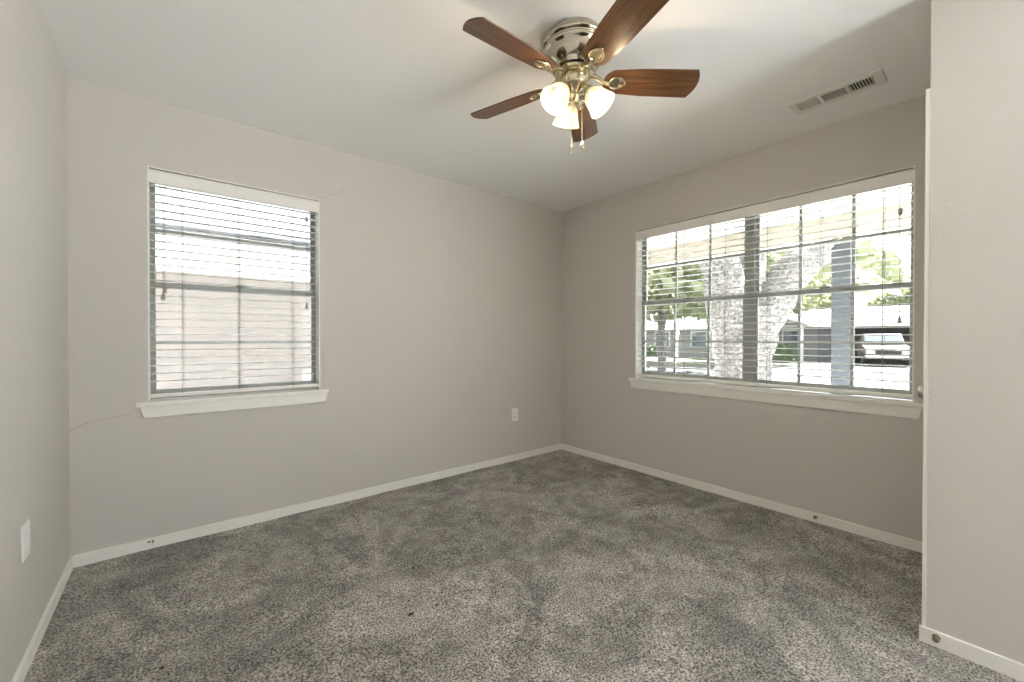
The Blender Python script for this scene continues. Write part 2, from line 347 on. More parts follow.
# ------------------------------------------------------------------ windows
def window(name, P, u0_, u1_, mull, vcols, label):
    """P(u, d, z): u along the wall, d depth behind the wall plane. mull = list of unit spans."""
    def bx(mbx, ua, ub, da, db, za, zb): mbx.box(P(ua, da, za), P(ub, db, zb))
    fr = MB()
    for (a, b) in ((u0_, u0_+0.010), (u1_-0.010, u1_)): bx(fr, a, b, 0.088, 0.150, SILL, HEAD)
    bx(fr, u0_+0.010, u1_-0.010, 0.088, 0.150, HEAD-0.025, HEAD); bx(fr, u0_+0.010, u1_-0.010, 0.088, 0.150, SILL, SILL+0.022)
    root = fr.build(name, M['alu'], bevel=0.002); struct(root, label, 'window')
    # painted reveal
    rv = MB(); t_ = 0.006
    bx(rv, u0_, u0_+t_, 0.0, 0.088, SILL, HEAD); bx(rv, u1_-t_, u1_, 0.0, 0.088, SILL, HEAD); bx(rv, u0_+t_, u1_-t_, 0.0, 0.088, HEAD-t_, HEAD)
    rv.build('window_reveal', M['trim'], root)
    for i, (a, b) in enumerate(mull):
        if i: 
            mu = MB(); bx(mu, mull[i-1][1], a, 0.080, 0.150, SILL+0.022, HEAD-0.025); mu.build('window_mullion', M['alu'], root, bevel=0.002)
        zm = 1.445
        for (z0, z1, dd, zmid) in ((zm-0.012, HEAD-0.025, 0.118, 1.757), (SILL+0.022, zm+0.016, 0.094, 1.118)):
            s_ = MB(); k = 0.020
            bx(s_, a, a+k, dd, dd+0.022, z0, z1); bx(s_, b-k, b, dd, dd+0.022, z0, z1)
            bx(s_, a+k, b-k, dd, dd+0.022, z0, z0+0.030); bx(s_, a+k, b-k, dd, dd+0.022, z1-0.030, z1)
            sash = s_.build('window_sash', M['alu'], root, bevel=0.0015)
            mn = MB(); bx(mn, a+k, b-k, dd+0.004, dd+0.018, zmid-0.009, zmid+0.009)
            for v_ in vcols[i]:
                bx(mn, v_-0.009, v_+0.009, dd+0.0045, dd+0.0175, z0+0.030, zmid-0.009); bx(mn, v_-0.009, v_+0.009, dd+0.0045, dd+0.0175, zmid+0.009, z1-0.030)
            mn.build('muntin', M['alu'], sash)
            g = MB(); bx(g, a+k-0.004, b-k+0.004, dd+0.0095, dd+0.0125, z0+0.026, z1-0.026); g.build('window_pane', M['glass'], sash)
        lk = MB(); mid = (a+b)/2
        bx(lk, mid-0.030, mid+0.030, 0.084, 0.096, zm+0.016, zm+0.022); bx(lk, mid-0.012, mid+0.014, 0.080, 0.094, zm+0.022, zm+0.032); bx(lk, mid+0.010, mid+0.040, 0.076, 0.084, zm+0.024, zm+0.030)
        lk.build('sash_lock', M['lock'], root, bevel=0.002)
    # stool (interior sill) and apron
    st = MB(); hz = 0.052
    bx(st, u0_-hz, u1_+min(hz, 0.052), -0.028, 0.0, SILL-0.026, SILL-0.002); bx(st, u0_, u1_, 0.0, 0.088, SILL-0.026, SILL-0.002)
    st.build('window_sill', M['trim'], root, bevel=0.004)
    ap = MB(); dw = 0.014; za, zb = SILL-0.026, SILL-0.088
    v = [P(u0_-hz+0.018, -0.001, za), P(u1_+hz-0.006, -0.001, za), P(u1_+hz-0.020, -0.001, zb), P(u0_-hz+0.032, -0.001, zb)]
    v += [P(u0_-hz+0.018, -dw, za), P(u1_+hz-0.006, -dw, za), P(u1_+hz-0.020, -dw, zb), P(u0_-hz+0.032, -dw, zb)]
    ap.add(v, [(0,1,2,3),(7,6,5,4),(0,4,5,1),(1,5,6,2),(2,6,7,3),(3,7,4,0)]); ap.build('window_apron', M['trim'], root, bevel=0.002)
    return root
PA = lambda u, d, z: (u, YA+d, z)
PB = lambda u, d, z: (XB+d, u, z)
window('window_1', PA, AX0, AX1, [(AX0+0.010, AX1-0.010)], [[]], 'small single window in the left part of back wall')
window('window_2', PB, BY0, BY1, [(BY0+0.010, 1.186), (1.246, BY1-0.010)], [[0.642, 0.918], [1.516, 1.796]], 'wide double window with grid panes in the right wall')

# ------------------------------------------------------------------ blinds
def blind(P, a, b, ladders, label, cords):
    root = thing('window_blind', label, 'blind', P((a+b)/2, 0.035, 0.815))
    def bx(mbx, ua, ub, da, db, za, zb): mbx.box(P(ua, da, za), P(ub, db, zb))
    g = 0.006
    va = MB(); bx(va, a+0.004, b-0.004, 0.000, 0.009, 1.988, 2.060)
    bx(va, a+0.004, b-0.004, -0.0025, 0.002, 2.049, 2.060); bx(va, a+0.004, b-0.004, -0.0020, 0.001, 1.988, 1.996)
    bx(va, a+0.004, a+0.012, 0.009, 0.060, 1.988, 2.060); bx(va, b-0.012, b-0.004, 0.009, 0.060, 1.988, 2.060)
    va.build('valance', M['valance'], root, bevel=0.0015)
    hr = MB(); bx(hr, a+0.014, b-0.014, 0.014, 0.066, 2.016, 2.060); hr.build('headrail', M['valance'], root, bevel=0.001)
    sl = MB(); w2 = 0.0245; n = 6; z = 1.983; top = z; cnt = 0; dc = 0.040; tilt = R(3.0)
    zs = []
    while z > 0.862: zs.append(z); z -= 0.0432
    for z in zs:
        pr = []
        for i in range(n+1):
            t_ = -1+2*i/n; pr.append((w2*t_, 0.0022*(1-t_*t_)))
        ring = [(p_, q_+0.0013) for p_, q_ in pr] + [(p_, q_-0.0013) for p_, q_ in pr[::-1]]
        ring = [(p_*math.cos(tilt)-q_*math.sin(tilt), p_*math.sin(tilt)+q_*math.cos(tilt)) for p_, q_ in ring]
        k = len(ring)
        sag = 0.0
        v = [P(a+g, dc+p_, z+q_) for p_, q_ in ring] + [P(b-g, dc+p_, z+q_) for p_, q_ in ring]
        sl.add(v, [tuple(range(k)), tuple(range(k, 2*k))[::-1]] + [(i, k+i, k+(i+1) % k, (i+1) % k) for i in range(k)])
    sl.build('slats', M['blind'], root, smooth=True)
    br = MB(); bx(br, a+g, b-g, dc-0.025, dc+0.025, 0.815, 0.832); br.build('bottom_rail', M['valance'], root, bevel=0.003)
    for u in ladders:
        lc = MB()
        for dd in (dc-0.0262, dc+0.0262): lc.tube([P(u, dd, 1.99), P(u+0.0015, dd, 1.4), P(u, dd, 0.832)], 0.0015, 5)
        lc.tube([P(u+0.008, dc, 2.0), P(u+0.008, dc, 0.832)], 0.0009, 5)
        for z in zs: lc.tube([P(u, dc-0.026, z-0.003), P(u, dc+0.026, z-0.001)], 0.0007, 4)
        lc.build('ladder_cord', M['cord'], root)
        bt = MB(); q = P(u, dc-0.026, 0.8235); bt.ball(q, 0.005, 6); bt.build('rail_button', M['valance'], root, smooth=True)
    for (u, ztop, zend, kind) in cords:
        cc = MB(); cc.tube([P(u+0.012, 0.012, 1.995), P(u+0.004, -0.002, 1.97), P(u, -0.004, (ztop+zend)/2), P(u, -0.004, zend)], 0.0018, 6)
        cobj = cc.build('pull_cord', M['cord'], root)
        ts = MB(); mt_ = Matrix.Translation(P(u, -0.004, zend))
        ts.lathe([(0.002, 0.004), (0.0045, 0.002), (0.006, -0.012), (0.0105, -0.030), (0.0105, -0.034), (0.001, -0.035)], 16, mt_)
        ts.build('tassel', M['tassel'], cobj, smooth=True)
        if kind == 'lift':
            cn = MB(); cn.lathe([(0.003, 0.022), (0.0085, 0.016), (0.0095, -0.010), (0.004, -0.018)], 16, Matrix.Translation(P(u, -0.004, ztop)))
            cn.build('cord_connector', M['tassel'], cobj, smooth=True)
    return root
blind(PA, AX0, AX1, (0.040, 0.310, 0.606), 'white slatted blind in the small single window', [(-0.036, 1.3, 1.428, 'tilt'), (-0.044, 1.3, 1.390, 'tilt'), (0.684, 1.925, 1.372, 'lift')])
blind(PB, BY0, BY1, (1.972, 1.669, 1.356, 1.079, 0.782, 0.488), 'wide white slatted blind in the double window', [(0.416, 1.838, 1.262, 'lift')])

# ------------------------------------------------------------------ ceiling fan
FX, FY = 1.345, 1.223
FM = Matrix.Translation((FX, FY, 0))
fan = thing('ceiling_fan', 'five bladed brown wooden ceiling fan with three lit glass shades', 'ceiling fan', (FX, FY, H))
hb = MB(); hb.lathe([(0.120, 2.440), (0.126, 2.432), (0.128, 2.424), (0.134, 2.420), (0.140, 2.412), (0.141, 2.402), (0.137, 2.394), (0.130, 2.391), (0.129, 2.386), (0.133, 2.382), (0.1345, 2.374), (0.130, 2.366),
    (0.124, 2.362), (0.123, 2.356), (0.1215, 2.345), (0.117, 2.333), (0.109, 2.320), (0.099, 2.310), (0.094, 2.306), (0.092, 2.298), (0.088, 2.292), (0.040, 2.290)], 64, FM)
hb.build('motor_housing', M['chrome'], fan, smooth=True, angle=50)
fw = MB(); fw.lathe([(0.050, 2.290), (0.082, 2.288), (0.084, 2.282), (0.080, 2.274), (0.064, 2.270), (0.040, 2.269)], 48, FM); fw.build('flywheel', M['brass'], fan, smooth=True)
sw = MB(); sw.lathe([(0.040, 2.270), (0.056, 2.268), (0.060, 2.262), (0.060, 2.236), (0.056, 2.226), (0.044, 2.220), (0.030, 2.212), (0.022, 2.196), (0.024, 2.188), (0.016, 2.176), (0.008, 2.170), (0.0015, 2.164)], 48, FM)
sw.build('switch_housing', M['brass'], fan, smooth=True)
ZB, W2 = 2.256, 0.070
def blade_outline():
    pts = []
    r1, r2 = 0.126, 0.541
    for i in range(9):      # rounded root
        a = R(90+180*i/8); pts.append((r1+0.050+0.050*math.cos(a), 0.057*math.sin(a)))
    # lower edge to tip
    pts.append((0.30, -0.067)); 
    for i in range(0, 5): a = R(-90+20*i); pts.append((r2-0.026+0.009*math.cos(a), -W2+0.009+0.009*math.sin(a)))
    for i in range(1, 10): t_ = -1+2*i/10; pts.append((r2-0.016+0.018*(1-t_*t_), t_*(W2-0.008)))
    for i in range(0, 5): a = R(10+20*i); pts.append((r2-0.026+0.009*math.cos(a), W2-0.009+0.009*math.sin(a)))
    pts.append((0.30, 0.067))
    return pts
for k in range(5):
    ang = R(35.3+72*k)
    mr = FM @ Matrix.Rotation(ang, 4, 'Z') @ Matrix.Translation((0, 0, ZB)) @ Matrix.Rotation(R(-15.5), 4, 'X')
    # rotation about blade axis: clockwise edge (-y) up
    bl = MB(); bl.prism(blade_outline(), -0.003, 0.003, mr)
    bo = bl.build('fan_blade', M['wood'], fan, bevel=0.001)
    me = bo.data; uvl = me.uv_layers.new(name='UVMap'); inv = mr.inverted()
    for lp in me.loops:
        q = inv @ (me.vertices[lp.vertex_index].co + WLOC[bo.name]); uvl.data[lp.index].uv = (q.x + k*1.7, q.y + k*0.3)
    # bracket: arm from the flywheel and open medallion under the blade
    bk = MB(); m0 = FM @ Matrix.Rotation(ang, 4, 'Z')
    arm = [m0 @ Vector(q) for q in ((0.066, 0, 2.279), (0.090, 0, 2.277), (0.108, 0, 2.268), (0.125, 0, 2.254), (0.150, 0, 2.249))]
    bk.tube(arm, [0.010, 0.011, 0.0095, 0.010, 0.014], 12)
    ring = []
    for i in range(25):
        a = 2*PI*i/24; ring.append(mr @ Vector((0.186+0.035*math.cos(a), 0.027*math.sin(a)*(1.0-0.25*math.cos(a)), -0.0065)))
    bk.tube(ring, 0.0042, 8, caps=False)
    br_o = bk.build('blade_bracket', M['brass'], fan, smooth=True)
    pl = MB(); pts = [(0.186+0.033*math.cos(2*PI*i/24), 0.025*math.sin(2*PI*i/24)*(1-0.25*math.cos(2*PI*i/24))) for i in range(24)]
    pl.prism(pts, -0.0050, -0.0032, mr)
    for (sx, sy) in ((0.170, 0), (0.200, 0.012), (0.200, -0.012)): pl.ball((sx, sy, -0.006), 0.004, 6, (1, 1, 0.6), mr)
    pl.build('bracket_plate', M['brass'], br_o, smooth=True)
# light kit
for az in (60, 180, 300):
    a = R(az); dirh = Vector((math.cos(a), math.sin(a), 0)); c0 = Vector((FX, FY, 0))
    tilt = R(38)
    axis = (dirh*math.sin(tilt) + Vector((0, 0, -math.cos(tilt)))).normalized()
    neck = c0 + dirh*0.060 + Vector((0, 0, 2.205))
    ar = MB(); ar.tube([c0+dirh*0.030+Vector((0,0,2.226)), c0+dirh*0.048+Vector((0,0,2.222)), c0+dirh*0.058+Vector((0,0,2.213)), neck], [0.009, 0.009, 0.010, 0.012], 12)
    q = Vector((0, 0, 1)).rotation_difference(axis).to_matrix().to_4x4(); ml = Matrix.Translation(neck) @ q
    ar.lathe([(0.010, -0.006), (0.021, -0.002), (0.023, 0.006), (0.023, 0.018), (0.019, 0.020)], 24, ml)
    arm_o = ar.build('lamp_arm', M['brass'], fan, smooth=True)
    sh = MB()
    prof = [(0.0225, 0.006), (0.025, 0.012), (0.034, 0.022), (0.042, 0.036), (0.047, 0.052), (0.051, 0.070), (0.056, 0.086), (0.0605, 0.098), (0.0615, 0.102),
            (0.0595, 0.101), (0.0545, 0.087), (0.0493, 0.070), (0.0453, 0.052), (0.0403, 0.037), (0.0325, 0.0235), (0.0235, 0.014)]
    n = 40; v = []
    sh.lathe(prof, n, ml, close=False)
    # scallop the rim a little
    sh.build('glass_shade', M['shade'], arm_o, smooth=True, angle=80)
    bb = MB(); bb.lathe([(0.012, 0.018), (0.013, 0.030), (0.020, 0.044), (0.0235, 0.056), (0.0215, 0.068), (0.013, 0.077), (0.001, 0.080)], 24, ml)
    bb.build('light_bulb', M['bulb'], arm_o, smooth=True)
    ld = bpy.data.lights.new('bulb_light', 'POINT'); ld.energy = 0.75; ld.color = (1.0, 0.79, 0.52); ld.shadow_soft_size = 0.02
    lo = bpy.data.objects.new('bulb_light', ld); COL.objects.link(lo); lo.parent = fan
    lo.location = (neck + axis*0.128) - Vector((FX, FY, H))
camdir = Vector((math.cos(R(222)), math.sin(R(222)), 0)); side = Vector((math.cos(R(-48)), math.sin(R(-48)), 0))
for (s_, z1, nm) in ((-0.010, 1.950, 0), (0.034, 1.962, 1)):
    p0 = Vector((FX, FY, 2.226)) + camdir*0.05 + side*s_
    ch = MB(); ch.tube([p0, p0+Vector((0, 0, -0.02))+camdir*0.008, Vector((p0.x, p0.y, z1))+camdir*0.008], 0.0012, 6)
    for i in range(40):
        z_ = 2.20-(2.20-z1)*i/40; ch.ball(Vector((p0.x, p0.y, z_))+camdir*0.008, 0.0017, 4)
    co = ch.build('pull_chain', M['brass'], fan, smooth=True)
    kn = MB(); kp = Vector((p0.x, p0.y, z1))+camdir*0.008
    if nm: kn.lathe([(0.002, 0.004), (0.004, 0), (0.0095, -0.012), (0.010, -0.018), (0.007, -0.025), (0.001, -0.027)], 16, Matrix.Translation(kp))
    else: kn.lathe([(0.002, 0.004), (0.004, 0.0), (0.0065, -0.010), (0.004, -0.018), (0.0065, -0.024), (0.005, -0.030), (0.001, -0.031)], 16, Matrix.Translation(kp))
    kn.build('pull_knob', M['brass'], co, smooth=True)

# ------------------------------------------------------------------ ceiling vent
VX0, VX1, VY0, VY1 = 2.630, 2.790, 0.424, 0.818
vent = thing('ceiling_vent', 'white three-section metal air vent in the ceiling', 'vent', ((VX0+VX1)/2, (VY0+VY1)/2, H))
vf = MB(); zt, zb = H, H-0.010
cx0, cx1 = VX0+0.034, VX1-0.034
secs = [(VY0+0.040, VY0+0.138), (VY0+0.150, VY0+0.252), (VY0+0.264, VY0+0.362)]
vf.box((VX0, VY0, zb), (cx0, VY1, zt)); vf.box((cx1, VY0, zb), (VX1, VY1, zt))
ys = [VY0] + [q for s_ in secs for q in s_] + [VY1]
for i in range(0, len(ys), 2): vf.box((cx0, ys[i], zb), (cx1, ys[i+1], zt))
vf.build('vent_frame', M['vent'], vent, bevel=0.0012)
MB().box((cx0-0.004, secs[0][0]-0.004, H-0.0012), (cx1+0.004, secs[2][1]+0.004, H-0.0002)).build('duct_opening', M['duct'], vent)
lv = MB()
for si, (y0, y1) in enumerate(secs):
    if si == 1:
        n = 8
        for i in range(n):
            x = cx0+(cx1-cx0)*(i+0.5)/n; mm = Matrix.Translation((x, 0, H-0.006)) @ Matrix.Rotation(R(-35), 4, 'Y'); lv.box((-0.0065, y0, -0.0006), (0.0065, y1, 0.0006), mm)
    else:
        n = 8; sgn = 1 if si == 0 else -1
        for i in range(n):
            y = y0+(y1-y0)*(i+0.5)/n; mm = Matrix.Translation((0, y, H-0.006)) @ Matrix.Rotation(R(50*sgn), 4, 'X'); lv.box((cx0, -0.005, -0.0006), (cx1, 0.005, 0.0006), mm)
lv.build('louver', M['vent'], vent)

# ------------------------------------------------------------------ outlet and plate
ox, oz = 2.472, 0.427
ou = thing('electrical_outlet', 'white duplex electrical outlet low on the wall near the corner', 'outlet', (ox, YA, oz-0.060))
MB().box((ox-0.037, YA-0.006, oz-0.060), (ox+0.037, YA, oz+0.060)).build('cover_plate', M['plate'], ou, bevel=0.0025)
for s_ in (-1, 1):
    rc = MB(); zc = oz+s_*0.0205
    rc.lathe([(0.0165, 0), (0.0165, 0.0022), (0.015, 0.003), (0.001, 0.003)], 24, Matrix.Translation((ox, YA-0.006, zc)) @ Matrix.Rotation(R(90), 4, 'X') @ Matrix.Diagonal((1, 0.85, 1, 1)))
    ro = rc.build('receptacle', M['plate'], ou, smooth=True)
    sl = MB()
    for dx in (-0.0062, 0.0062): sl.box((ox+dx-0.001, YA-0.0096, zc-0.002), (ox+dx+0.001, YA-0.0088, zc+0.007))
    sl.lathe([(0.0023, 0), (0.0023, 0.0008)], 12, Matrix.Translation((ox, YA-0.0088, zc-0.0075)) @ Matrix.Rotation(R(90), 4, 'X'))
    sl.build('socket_slot', M['dark'], ro)
MB().lathe([(0.003, 0), (0.003, 0.001), (0.001, 0.0015)], 12, Matrix.Translation((ox, YA-0.006, oz)) @ Matrix.Rotation(R(90), 4, 'X')).build('cover_screw', M['rubber'], ou)
py, pz = 2.180, 0.440
pt = thing('wall_plate', 'blank white cover plate low on the left wall', 'wall plate', (XL, py, pz-0.062))
MB().box((XL, py-0.044, pz-0.062), (XL+0.007, py+0.044, pz+0.062)).build('cover_plate', M['plate'], pt, bevel=0.003)
for s_ in (-1, 1):
    MB().lathe([(0.003, 0), (0.003, 0.001), (0.001, 0.0015)], 12, Matrix.Translation((XL+0.007, py, pz+s_*0.030)) @ Matrix.Rotation(R(90), 4, 'Y')).build('cover_screw', M['plate'], pt)

# ------------------------------------------------------------------ door stops on baseboards
def doorstop(p, dirv, label, L_=0.03, tip='rubber'):
    root = thing('door_stop', label, 'door stop', p); q = Vector((0, 0, 1)).rotation_difference(Vector(dirv)).to_matrix().to_4x4(); mm = Matrix.Translation(p) @ q
    b = MB(); b.lathe([(0.010, 0), (0.0115, 0.002), (0.0105, 0.006), (0.006, 0.009), (0.005, L_-0.008), (0.007, L_-0.006)], 18, mm); b.build('stop_post', M['bronze'], root, smooth=True)
    c_ = MB(); c_.lathe([(0.0085, L_-0.006), (0.010, L_-0.003), (0.0095, L_+0.005), (0.007, L_+0.008), (0.001, L_+0.0085)], 18, mm); c_.build('stop_tip', M[tip], root, smooth=True)
doorstop((XC-BT, YC-0.028, 0.036), (-1, 0, 0), 'small brass door stop on the near right baseboard', 0.018, 'bronze')
doorstop((XB-BT, 0.792, 0.034), (-1, 0, 0), 'small dark door stop on baseboard under the wide window', 0.016, 'bronze')
cl = thing('cable_clip', 'tiny grey metal clip on baseboard under the small window', 'clip', (-0.098, YA-BT, 0.034))
MB().box((-0.115, YA-BT-0.004, 0.036), (-0.100, YA-BT, 0.043)).box((-0.094, YA-BT-0.005, 0.030), (-0.088, YA-BT, 0.047)).build('clip_body', M['nickel'], cl, bevel=0.001)

# ------------------------------------------------------------------ small dark bits on the carpet
def px_on_floor(px, py):
    d = f + rr*((px-512)/414.17) + uu*((341-py)/414.17); t_ = -CAM_Z/d.z
    return (d.x*t_, d.y*t_)
for i, (px_, py_, s_) in enumerate(((413, 568, .011), (408.5, 601, .005), (411, 614.5, .014), (437, 605, .006), (554.5, 452.8, .010), (629.5, 467.5, .008), (162, 668, .007))):
    x, y = px_on_floor(px_, py_); d_ = MB(); n = 9
    pts = [(x+s_*(0.7+0.5*random.random())*math.cos(2*PI*k/n), y+0.5*s_*(0.7+0.5*random.random())*math.sin(2*PI*k/n)) for k in range(n)]
    d_.prism(pts, -0.002, 0.004); o = d_.build('carpet_debris', M['debris'], loc=(x, y, 0), bevel=0.001)
    tag(o, 'tiny dark fleck of debris lying on the grey carpet', 'debris', 'dark flecks on the carpet')

# ------------------------------------------------------------------ outside
o = MB().box((-60, -40, GZ-0.3), (90, 80, GZ)).build('lawn', M['lawn']); struct(o, 'grass lawn around the houses outside', 'lawn')
def ray_xy(px, Z):   # ground position seen in image column px at view depth Z
    k = (px-512)/414.17; return (Z*(math.sin(yaw)+k*math.cos(yaw)), Z*(math.cos(yaw)-k*math.sin(yaw)))
o = MB().box((13.0, -40, GZ), (22.5, 70, GZ+0.02)).build('road', M['road']); struct(o, 'pale street running past the front lawn', 'road')
o = MB().box((22.5, 1.0, GZ), (33.6, 8.6, GZ+0.03)).build('driveway', M['drive']); struct(o, 'pale concrete driveway leading to the garage', 'driveway')
# porch outside the wide window
o = MB().box((5.3, -9.0, GZ), (11.0, 9.0, GZ+0.04)).box((-3.0, -11.0, GZ), (5.3, -3.2, -0.12)).box((-3.0, -3.2, GZ), (XB+T, YF, -0.12)).build('bounce_paving', M['concrete']); struct(o, 'unseen pale concrete paving added to bounce sunlight indoors', 'paving')  # bright ground out of view, added to throw sunlight up into the room
o = MB().box((-3.0, YA+T, GZ), (XB, 6.6, GZ+0.05)).build('bounce_path', M['concrete']); struct(o, 'unseen pale concrete path added between the houses to reflect daylight', 'path')  # unseen pale ground, added to reflect sun in through the small window
o = MB().box((XB+T, -3.2, GZ), (5.3, 4.3, -0.12)).build('porch_floor', M['concrete']); struct(o, 'concrete porch floor outside the wide window', 'porch')
o = MB().box((XB+T, -3.2, 2.34), (5.35, 4.3, 2.42)).build('porch_ceiling', M['soffit']); struct(o, 'cream porch ceiling outside the wide window', 'porch')  # lengthened out of view to keep direct sun out of the side opening
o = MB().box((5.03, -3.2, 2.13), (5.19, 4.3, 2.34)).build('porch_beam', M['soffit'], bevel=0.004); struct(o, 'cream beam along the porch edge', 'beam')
pp = MB(); pp.box((5.035, 1.025, -0.12), (5.185, 1.178, 2.13)); o = pp.build('porch_post', M['post'], loc=(5.11, 1.10, -0.12), bevel=0.006)
tag(o, 'square blue-grey porch post outside the wide window', 'post')

# big oak
def oak(name, base_, label, cat='tree', scale=1.0, trunk_r=0.46, limbs=None, leaves=5000, crown=None, seed=1, group=None):
    rnd = random.Random(seed); bx_, by_ = base_
    root = thing(name, label, cat, (bx_, by_, GZ), group)
    t = MB()
    for pts, rad in limbs:
        # resample with wobble
        P_ = [Vector(q) for q in pts]; out = []; ro = []
        for i in range(len(P_)-1):
            for j in range(6):
                s_ = j/6; out.append(P_[i].lerp(P_[i+1], s_)+Vector((rnd.uniform(-1,1), rnd.uniform(-1,1), 0))*rad[i]*0.05); ro.append((rad[i]*(1-s_)+rad[i+1]*s_)*(1+rnd.uniform(-.05, .05)))
        out.append(P_[-1]); ro.append(rad[-1]); 
        t.tube([q+Vector((bx_, by_, GZ)) for q in out], ro, 18)
    t.build('trunk', M['bark'], root, smooth=True, angle=80)
    lf = MB(); wt = [c_[5] if len(c_) > 5 else 1.0 for c_ in crown]
    for ci, (cx, cy, cz, rx, rz) in enumerate([c_[:5] for c_ in crown]):
        per = int(leaves*wt[ci]/sum(wt))
        for i in range(per):
            while True:
                q = Vector((rnd.uniform(-1, 1), rnd.uniform(-1, 1), rnd.uniform(-1, 1)))
                if 0.35 < q.length < 1: break
            c_ = Vector((bx_+cx+q.x*rx, by_+cy+q.y*rx, GZ+cz+q.z*rz)); s_ = 0.13*scale*rnd.uniform(.6, 1.5)
            n_ = Vector((rnd.uniform(-1, 1), rnd.uniform(-1, 1), rnd.uniform(-.3, 1))).normalized(); a_ = n_.orthogonal().normalized()*s_; b_ = n_.cross(a_)*0.75
            lf.add([c_-a_, c_-b_*0.8+a_*0.1, c_+a_, c_+b_*0.8+a_*0.1], [(0, 1, 2, 3)])
    if leaves: lf.build('foliage', M['leaf'], root)
    return root
bx0, by0 = ray_xy(742, 7.4)
lat = Vector((math.cos(yaw), -math.sin(yaw), 0))     # to the right as seen from the window
def LP(l, z, d_=0): q = lat*l + Vector((math.sin(yaw), math.cos(yaw), 0))*d_; return (q.x, q.y, z)
oak('oak_tree', (bx0, by0), 'large old oak with forked pale trunk beyond the porch', trunk_r=0.5, limbs=[
    ([LP(0.0, -0.1), LP(0.0, 0.25), LP(0.0, 0.9), LP(0.05, 1.6), LP(0.12, 2.1)], [0.66, 0.50, 0.45, 0.50, 0.46]),
    ([LP(0.05, 1.5), LP(0.40, 2.1), LP(0.9, 2.75, .1), LP(1.6, 3.3, .2), LP(2.6, 3.7, .2), LP(4.0, 4.4, .5)], [0.40, 0.38, 0.32, 0.28, 0.20, 0.10]),
    ([LP(0.0, 1.5), LP(-0.25, 2.1), LP(-0.35, 2.8), LP(-0.6, 3.8, .3), LP(-1.3, 5.2, .3)], [0.42, 0.36, 0.32, 0.26, 0.12]),
    ([LP(0.10, 1.7), LP(0.25, 2.4, .2), LP(0.35, 3.3, .5), LP(0.6, 4.8, 1.0)], [0.38, 0.32, 0.28, 0.14]),
    ([LP(1.5, 3.2, .2), LP(1.9, 3.1, .4), LP(2.5, 2.7, .5), LP(3.0, 2.35, .5)], [0.10, 0.06, 0.035, 0.012]),
    ([LP(-0.5, 3.4, .2), LP(-1.4, 3.6, .4), LP(-2.8, 3.5, .6)], [0.14, 0.10, 0.04]),
    ], leaves=6000, crown=[(0.5, 0, 6.0, 3.2, 1.5), (-2.0, 1.8, 5.4, 2.6, 1.3), (-2.2, 3.8, 4.2, 1.6, 0.8), (3.4, -2.0, 4.2, 1.2, 0.5), (*LP(3.1, 2.9, 1.2), 0.9, 0.45, 0.10), (*LP(2.3, 3.2, 0.8), 0.7, 0.35, 0.07)], seed=4)
specs = [(662, 20, 'big', 3), (738, 27.0, 'big', 6), (812, 47, 'tall', 8), (905, 46, 'tall', 9)]
lbl = ['big leafy tree on the lawn at the left end of the wide window', 'big leafy tree half hidden behind the oak trunk', 'leafy tree rising behind the gabled house roof', 'leafy tree rising behind the garage roof']
for i, (pxx, Z, kd, sd_) in enumerate(specs):
    x, y = ray_xy(pxx, Z); hgt = {'big': 6.2, 'tall': 6.2}[kd]; q_ = 1.7 if kd == 'big' else 1.0
    oak('leafy_tree', (x, y), lbl[i], scale=2.0, limbs=[([(0, 0, -0.1), (0.05, 0, 1.2), (0.0, 0.1, 2.6), (0.1, 0.1, hgt)], [0.22, 0.17, 0.14, 0.05]), ([(0, 0, 2.0), (0.6, 0.6, 3.2), (1.2, 1.2, 4.2)], [0.12, 0.08, 0.03]), ([(0, 0, 2.0), (-0.6, -0.6, 3.2), (-1.0, -1.3, 4.1)], [0.12, 0.08, 0.03])],
        leaves=3600, crown=[(0, 0, hgt, 2.2*q_, 1.5*q_), (1.3*q_, -1.3*q_, hgt-1.0, 1.7*q_, 1.2*q_), (-1.3*q_, 1.3*q_, hgt-0.9, 1.7*q_, 1.2*q_), (0, 0, hgt-2.2, 2.0*q_, 0.9*q_)], seed=sd_, group='leafy trees beyond the street')

# house across the street
hx = 34.0
hs = thing('house', 'pale gabled house with garage across the street', 'house', (hx, 12, GZ))
EZ = 2.1
hw = MB(); hw.box((hx, 8.7, GZ), (hx+8, 27, EZ)); hw.build('wall', M['h_wall'], hs)
gw = MB(); gw.box((hx+0.0, 1.0, GZ), (hx+0.3, 1.6, EZ-0.1)); gw.box((hx, 8.0, GZ), (hx+0.3, 8.7, EZ-0.1)); gw.box((hx, 1.6, 1.75), (hx+0.3, 8.0, EZ-0.1)); gw.box((hx, 0.8, GZ), (hx+8, 1.0, EZ)); gw.box((hx+7.8, 1.0, GZ), (hx+8, 8.7, EZ))
gw.build('garage_wall', M['garage'], hs)
rf = MB()
rf.add([(hx-0.7, 0, EZ), (hx-0.7, 28, EZ), (hx+4, 28, EZ+1.25), (hx+4, 0, EZ+1.25), (hx+8.7, 0, EZ), (hx+8.7, 28, EZ)], [(0, 1, 2, 3), (3, 2, 5, 4), (0, 3, 4), (1, 5, 2), (0, 4, 5, 1)])
rf.build('roof', M['h_roof'], hs)
fa = MB(); fa.box((hx-0.75, 0, EZ-0.22), (hx-0.65, 28, EZ+0.02)); fa.build('fascia', M['ext_white'], hs)
gx, gy = hx-1.6, 12.0
gb = MB(); gb.prism([(gy-3.0, EZ-0.05), (gy+3.0, EZ-0.05), (gy, EZ+0.95)], gx, gx+0.15, flat='x'); gb.build('gable', M['h_wall'], hs)
gr = MB()
